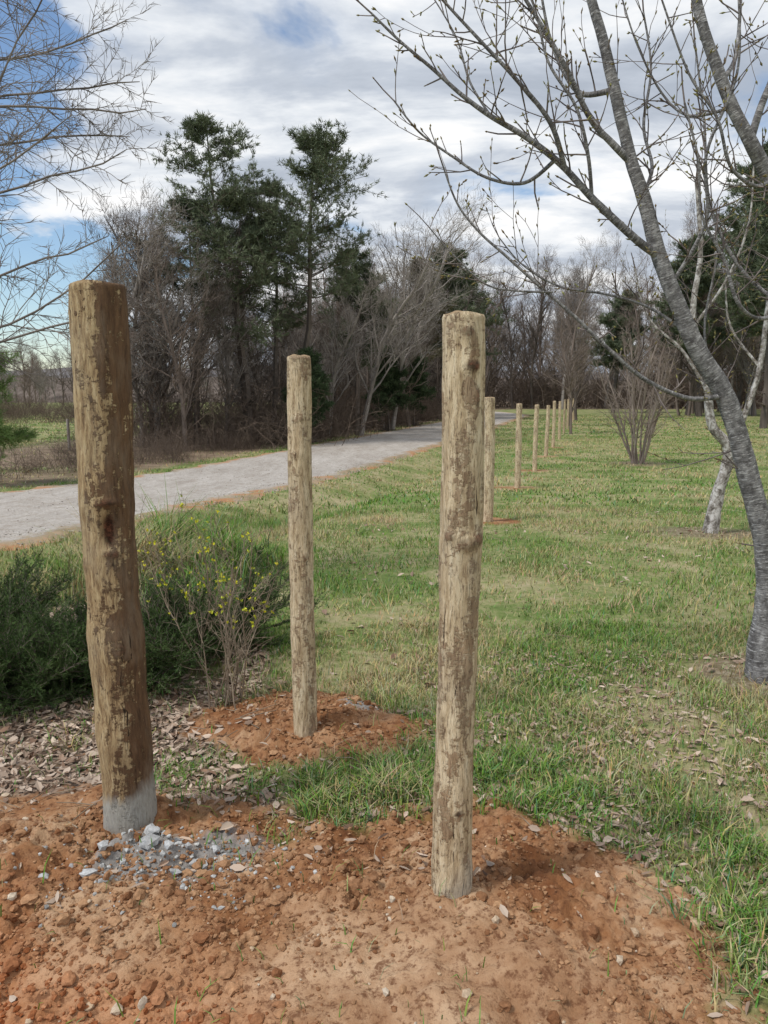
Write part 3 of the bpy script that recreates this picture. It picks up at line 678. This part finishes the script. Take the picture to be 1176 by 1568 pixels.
# ------------------------------------------------------------ fallen leaves
def leaves(x,y,size):
    n=len(x); z=hz(x,y)+rng.uniform(.002,.022,n)
    az=rng.uniform(0,6.28,n); u=np.stack([np.cos(az),np.sin(az),rng.normal(0,.3,n)],1); u=nrm(u); w=nrm(np.cross(u,np.stack([rng.normal(0,.35,n),rng.normal(0,.35,n),np.ones(n)],1)))
    nn=np.cross(u,w); L=(size*rng.uniform(.4,1.4,n))[:,None]; W=L*rng.uniform(.2,.55,n)[:,None]; c=L*rng.uniform(-.4,.4,n)[:,None]
    P=np.stack([x,y,z],1)
    V=np.stack([P-u*L,P-u*L*.3+w*W+nn*c,P+u*L*.5+w*W*.8+nn*c*.8,P+u*L,P+u*L*.4-w*W+nn*c,P-u*L*.4-w*W*.9+nn*c],1).reshape(-1,3)
    i=(np.arange(n)*6)[:,None]; F=np.concatenate([i+np.array([[0,1,2,3]]),i+np.array([[0,3,4,5]])])
    t_=rng.random(n)[:,None]; col=(1-t_)*np.array([.2,.125,.085])+t_*np.array([.52,.42,.33]); col=np.where((rng.random(n)<.14)[:,None],col*1.35,col)
    return V,F,np.repeat(col,6,0)
def rs(n,x0,x1,y0,y1,f):
    x=rng.uniform(x0,x1,n);y=rng.uniform(y0,y1,n); k=(rng.random(n)<f(x,y))&~excl(x,y); return x[k],y[k]
sets=[]
x,y=rs(24000,-3.6,.3,2.3,6.4,lambda x,y: bed_mask(x,y)*(1-soil_mask(x,y)*.9)*.9); sets.append((x,y,.021))
x,y=rs(13000,.2,3.2,1.3,4.4,lambda x,y:(1-soil_mask(x,y))*sm(.42,.62,fbm(x*1.5,y*1.5,70.)+.14*np.exp(-((x-1.3)/.6)**2))*.65); sets.append((x,y,.019))
x,y=rs(4200,-1.8,1.0,2.0,3.5,lambda x,y:(1-soil_mask(x,y)*.93)*.85); sets.append((x,y,.021))
x,y=rs(6000,-3,6,4,12,lambda x,y:(1-soil_mask(x,y))*sm(.48,.68,fbm(x*.9,y*.9,75.))*.5+bed_mask(x,y)*.6); sets.append((x,y,.028))
x,y=rs(350,-2,1.2,1.3,3.6,lambda x,y:soil_mask(x,y)*.3); sets.append((x,y,.018))
Vs=[];Fs=[];Cs=[];off=0
for x,y,s in sets:
    V,F,C=leaves(x,y,s); Vs.append(V);Fs.append(F+off);Cs.append(C);off+=len(V)
C=np.concatenate(Cs); C=np.concatenate([C,np.ones((len(C),1))],1)
obj('fallen_leaves',make_mesh('fallen_leaves',np.concatenate(Vs),Fs,[vcolmat('dead_leaves')],False,{'col':C}))
# fallen twigs
x,y=rs(900,-3.2,1.4,2.2,5.5,lambda x,y: np.clip(bed_mask(x,y)+.12,0,1)); n=len(x)
az=rng.uniform(0,3.14,n); L=rng.uniform(.04,.22,n); dx=np.cos(az)*L/2; dy=np.sin(az)*L/2
A=np.stack([x-dx,y-dy,hz(x-dx,y-dy)+.012],1); B_=np.stack([x+dx,y+dy,hz(x+dx,y+dy)+.016],1); M_=(A+B_)/2+rng.normal(0,.006,(n,3)); r_=rng.uniform(.0012,.0032,n)
V1,F1=frustums(A,M_,r_,r_,4); V2,F2=frustums(M_,B_,r_,r_*.6,4)
obj('fallen_twigs',make_mesh('fallen_twigs',np.concatenate([V1,V2]),[F1,F2+len(V1)],[shrub_b]))

# ------------------------------------------------------------ clods, stones, concrete
import bmesh
def ico(sub):
    bm=bmesh.new(); bmesh.ops.create_icosphere(bm,subdivisions=sub,radius=1); V=np.array([v.co[:] for v in bm.verts]); F=np.array([[v.index for v in f.verts] for f in bm.faces]); bm.free(); return V,F
I1=ico(1); I2=ico(2)
def rocks(x,y,s,colfn,I,sink=.3,jit=.22,zs=.75):
    n=len(x); V0,F0=I; m_=len(V0)
    R=1+rng.normal(0,jit,(n,m_,1)); sc=rng.uniform(.6,1.3,(n,1,3)); sc[:,:,2]*=zs
    V=V0[None]*R*sc*s[:,None,None]
    a=rng.uniform(0,6.28,n); ca,sa=np.cos(a)[:,None],np.sin(a)[:,None]
    V=np.stack([V[:,:,0]*ca-V[:,:,1]*sa,V[:,:,0]*sa+V[:,:,1]*ca,V[:,:,2]],-1)
    z=hz(x,y)+s*(.5-sink); V=V+np.stack([x,y,z],1)[:,None,:]
    F=(F0[None]+(np.arange(n)*m_)[:,None,None]).reshape(-1,3)
    cc_=colfn(n)
    if colfn is soilcol: cc_=cc_+redness(x,y)[:,None]*np.array([.04,-.02,-.02])
    C=np.repeat(cc_,m_,0); C=np.concatenate([C,np.ones((len(C),1))],1)
    return V.reshape(-1,3),F,C
def join(name,L,mat,smooth=False):
    off=0;Vs=[];Fs=[];Cs=[]
    for V,F,C in L: Vs.append(V);Fs.append(F+off);Cs.append(C);off+=len(V)
    obj(name,make_mesh(name,np.concatenate(Vs),Fs,[mat],smooth,{'col':np.concatenate(Cs)}))
def rockmat(name):
    m,t,b=newmat(name,.95,.1); c=attr(t,'col').outputs['Color']; n=t.noise(objco(t),90,4,.7)
    t.put(b.inputs['Base Color'],t.mix(1.,c,t.ramp(n,[(.3,.65),(.7,1.25)]),'MULTIPLY')); bump(t,b,n,.6,.004); return m
def soilcol(n):
    t_=rng.random((n,1)); return (1-t_)*np.array([.20,.088,.04])+t_*np.array([.41,.24,.13])
def stonecol(n):
    t_=rng.random((n,1)); return (1-t_)*np.array([.42,.28,.16])+t_*np.array([.58,.49,.38])
def concol(n):
    t_=rng.random((n,1)); return (1-t_)*np.array([.24,.235,.22])+t_*np.array([.55,.55,.53])
def gravcol(n):
    t_=rng.random((n,1)); return (1-t_)*np.array([.26,.225,.185])+t_*np.array([.56,.52,.465])
fs=lambda x,y: soil_mask(x,y)*np.clip(.10+1.5*sm(.43,.60,fbm(x*3,y*3,80.)),0,1)*(1-.7*pack(x,y))
x,y=rs(38000,-2.6,1.3,1.2,3.8,fs); s=.003+.006*rng.random(len(x))**2
x2,y2=rs(7500,-2.6,1.3,1.2,3.8,fs); s2=.006+.015*rng.random(len(x2))**2.6
x3,y3=rs(5500,-1.7,1.3,1.5,3.8,lambda x,y:np.exp(-((soil_mask(x,y)-.35)/.3)**2)); s3=.003+.009*rng.random(len(x3))**2
cm=rockmat('clod_mat')
join('soil_clods',[rocks(x,y,s,soilcol,I1),rocks(x2,y2,s2,soilcol,I2,jit=.15),rocks(x3,y3,s3,soilcol,I1)],cm)
x,y=rs(300,-2.6,1.2,1.3,3.2,lambda x,y:soil_mask(x,y)); s=.004+.015*rng.random(len(x))**3
join('stones',[rocks(x,y,s,stonecol,I1,.25,.15)],cm)
x=-.72+rng.normal(0,.24,420);y=2.22+rng.normal(0,.12,420); s=.003+.007*rng.random(420)**2
xb=np.array([-.82,-.79,-.75,-.72,-.76,-.66,-.60,-.57,-.95,-.88,-.63,-.55,-1.02,-.86,-.79,-.68,-.72,-.83,-.50,-1.08,-.93,-.70,-.64]);yb=np.array([2.38,2.34,2.32,2.34,2.37,2.28,2.23,2.29,2.15,2.09,2.09,2.15,2.2,2.22,2.27,2.17,2.26,2.31,2.2,2.12,2.24,2.3,2.25]); sb=rng.uniform(.010,.024,len(xb))
join('concrete_rubble',[rocks(x,y,s,concol,I1),rocks(xb,yb,sb,lambda n:concol(n)*.5+.24,I1,.15,.2)],cm)
yy=rng.uniform(7,26,5000); oo=np.where(rng.random(5000)<.7,rng.normal(.12,.22,5000),rng.uniform(-4.5,0,5000)); xx=road_near(yy)+oo
V_,F_,C_=rocks(xx,yy,.004+.011*rng.random(5000)**2,gravcol,I1,.2); 
zr=np.repeat(np.where(oo<-.05,-.5*sm(3.3,21,yy)+.05-np.abs(oo+2.1)*.008,hz(xx,yy)+.02)-hz(xx,yy),12); V_[:,2]+=zr
join('road_gravel',[(V_,F_,C_)],cm)

# ------------------------------------------------------------ world / light
w=bpy.data.worlds.new('World'); scene.world=w; w.use_nodes=True; t=NT(w.node_tree); bg=w.node_tree.nodes['Background']; out=w.node_tree.nodes['World Output']
SV=Vector((-.62,-.35,1.0)).normalized()
el=math.asin(SV.z); az=math.atan2(SV.x,SV.y)
sky=t.new('ShaderNodeTexSky',sky_type='NISHITA'); sky.sun_disc=False; sky.sun_elevation=el; sky.sun_rotation=az; sky.air_density=1.1; sky.dust_density=.2; sky.ozone_density=3.
t.l.new(sky.outputs[0],bg.inputs[0]); bg.inputs[1].default_value=.14
tc=t.new('ShaderNodeTexCoord').outputs['Generated']; sx=t.new('ShaderNodeSeparateXYZ'); t.l.new(tc,sx.inputs[0])
zz=t.math('ADD',t.math('MAXIMUM',sx.outputs[2],0.),.16)
cb=t.new('ShaderNodeCombineXYZ'); t.put(cb.inputs[0],t.math('DIVIDE',sx.outputs[0],zz)); t.put(cb.inputs[1],t.math('DIVIDE',sx.outputs[1],zz)); 
cv=t.mapping(cb.outputs[0],(1,1,1),(3.3,1.2,0))
n1=t.noise(cv,1.3,7,.55,.3); n2=t.noise(t.mapping(cb.outputs[0],(.8,1.4,1),(7.,2.,4.)),1.6,7,.58,.3)
# a partly broken deck: more open to the west (-X)
lx=t.math('MULTIPLY',t.math('SUBTRACT',t.math('MULTIPLY',sx.outputs[0],-1.),.17),1.0)
n1b=t.math('SUBTRACT',t.math('ADD',n1,.05),t.math('MAXIMUM',lx,0.))
cover=t.ramp(n1b,[(.38,0.),(.44,.85),(.50,1.)])
cc=t.ramp(n2,[(.36,(.44,.49,.57)),(.45,(.56,.61,.69)),(.53,(.80,.835,.88)),(.60,(1.,1.,1.))])
b2=t.new('ShaderNodeBackground'); t.l.new(cc,b2.inputs[0]); b2.inputs[1].default_value=1.03
mx=t.new('ShaderNodeMixShader'); t.l.new(cover,mx.inputs[0]); t.l.new(bg.outputs[0],mx.inputs[1]); t.l.new(b2.outputs[0],mx.inputs[2]); t.l.new(mx.outputs[0],out.inputs[0])
sun=bpy.data.lights.new('sun','SUN'); sun.energy=2.9; sun.angle=math.radians(12); sun.color=(1,.96,.89)
so=bpy.data.objects.new('sun',sun); so.rotation_euler=SV.to_track_quat('Z','Y').to_euler(); link(so)

# ------------------------------------------------------------ camera
cam=bpy.data.cameras.new('camera'); cam.sensor_fit='VERTICAL'; cam.sensor_height=36; cam.lens=25.94; cam.clip_end=2000; cam.clip_start=.05
cob=bpy.data.objects.new('camera',cam); cob.location=(0,0,1.6); cob.rotation_euler=(math.radians(90-9.2),0,0); link(cob); scene.camera=cob
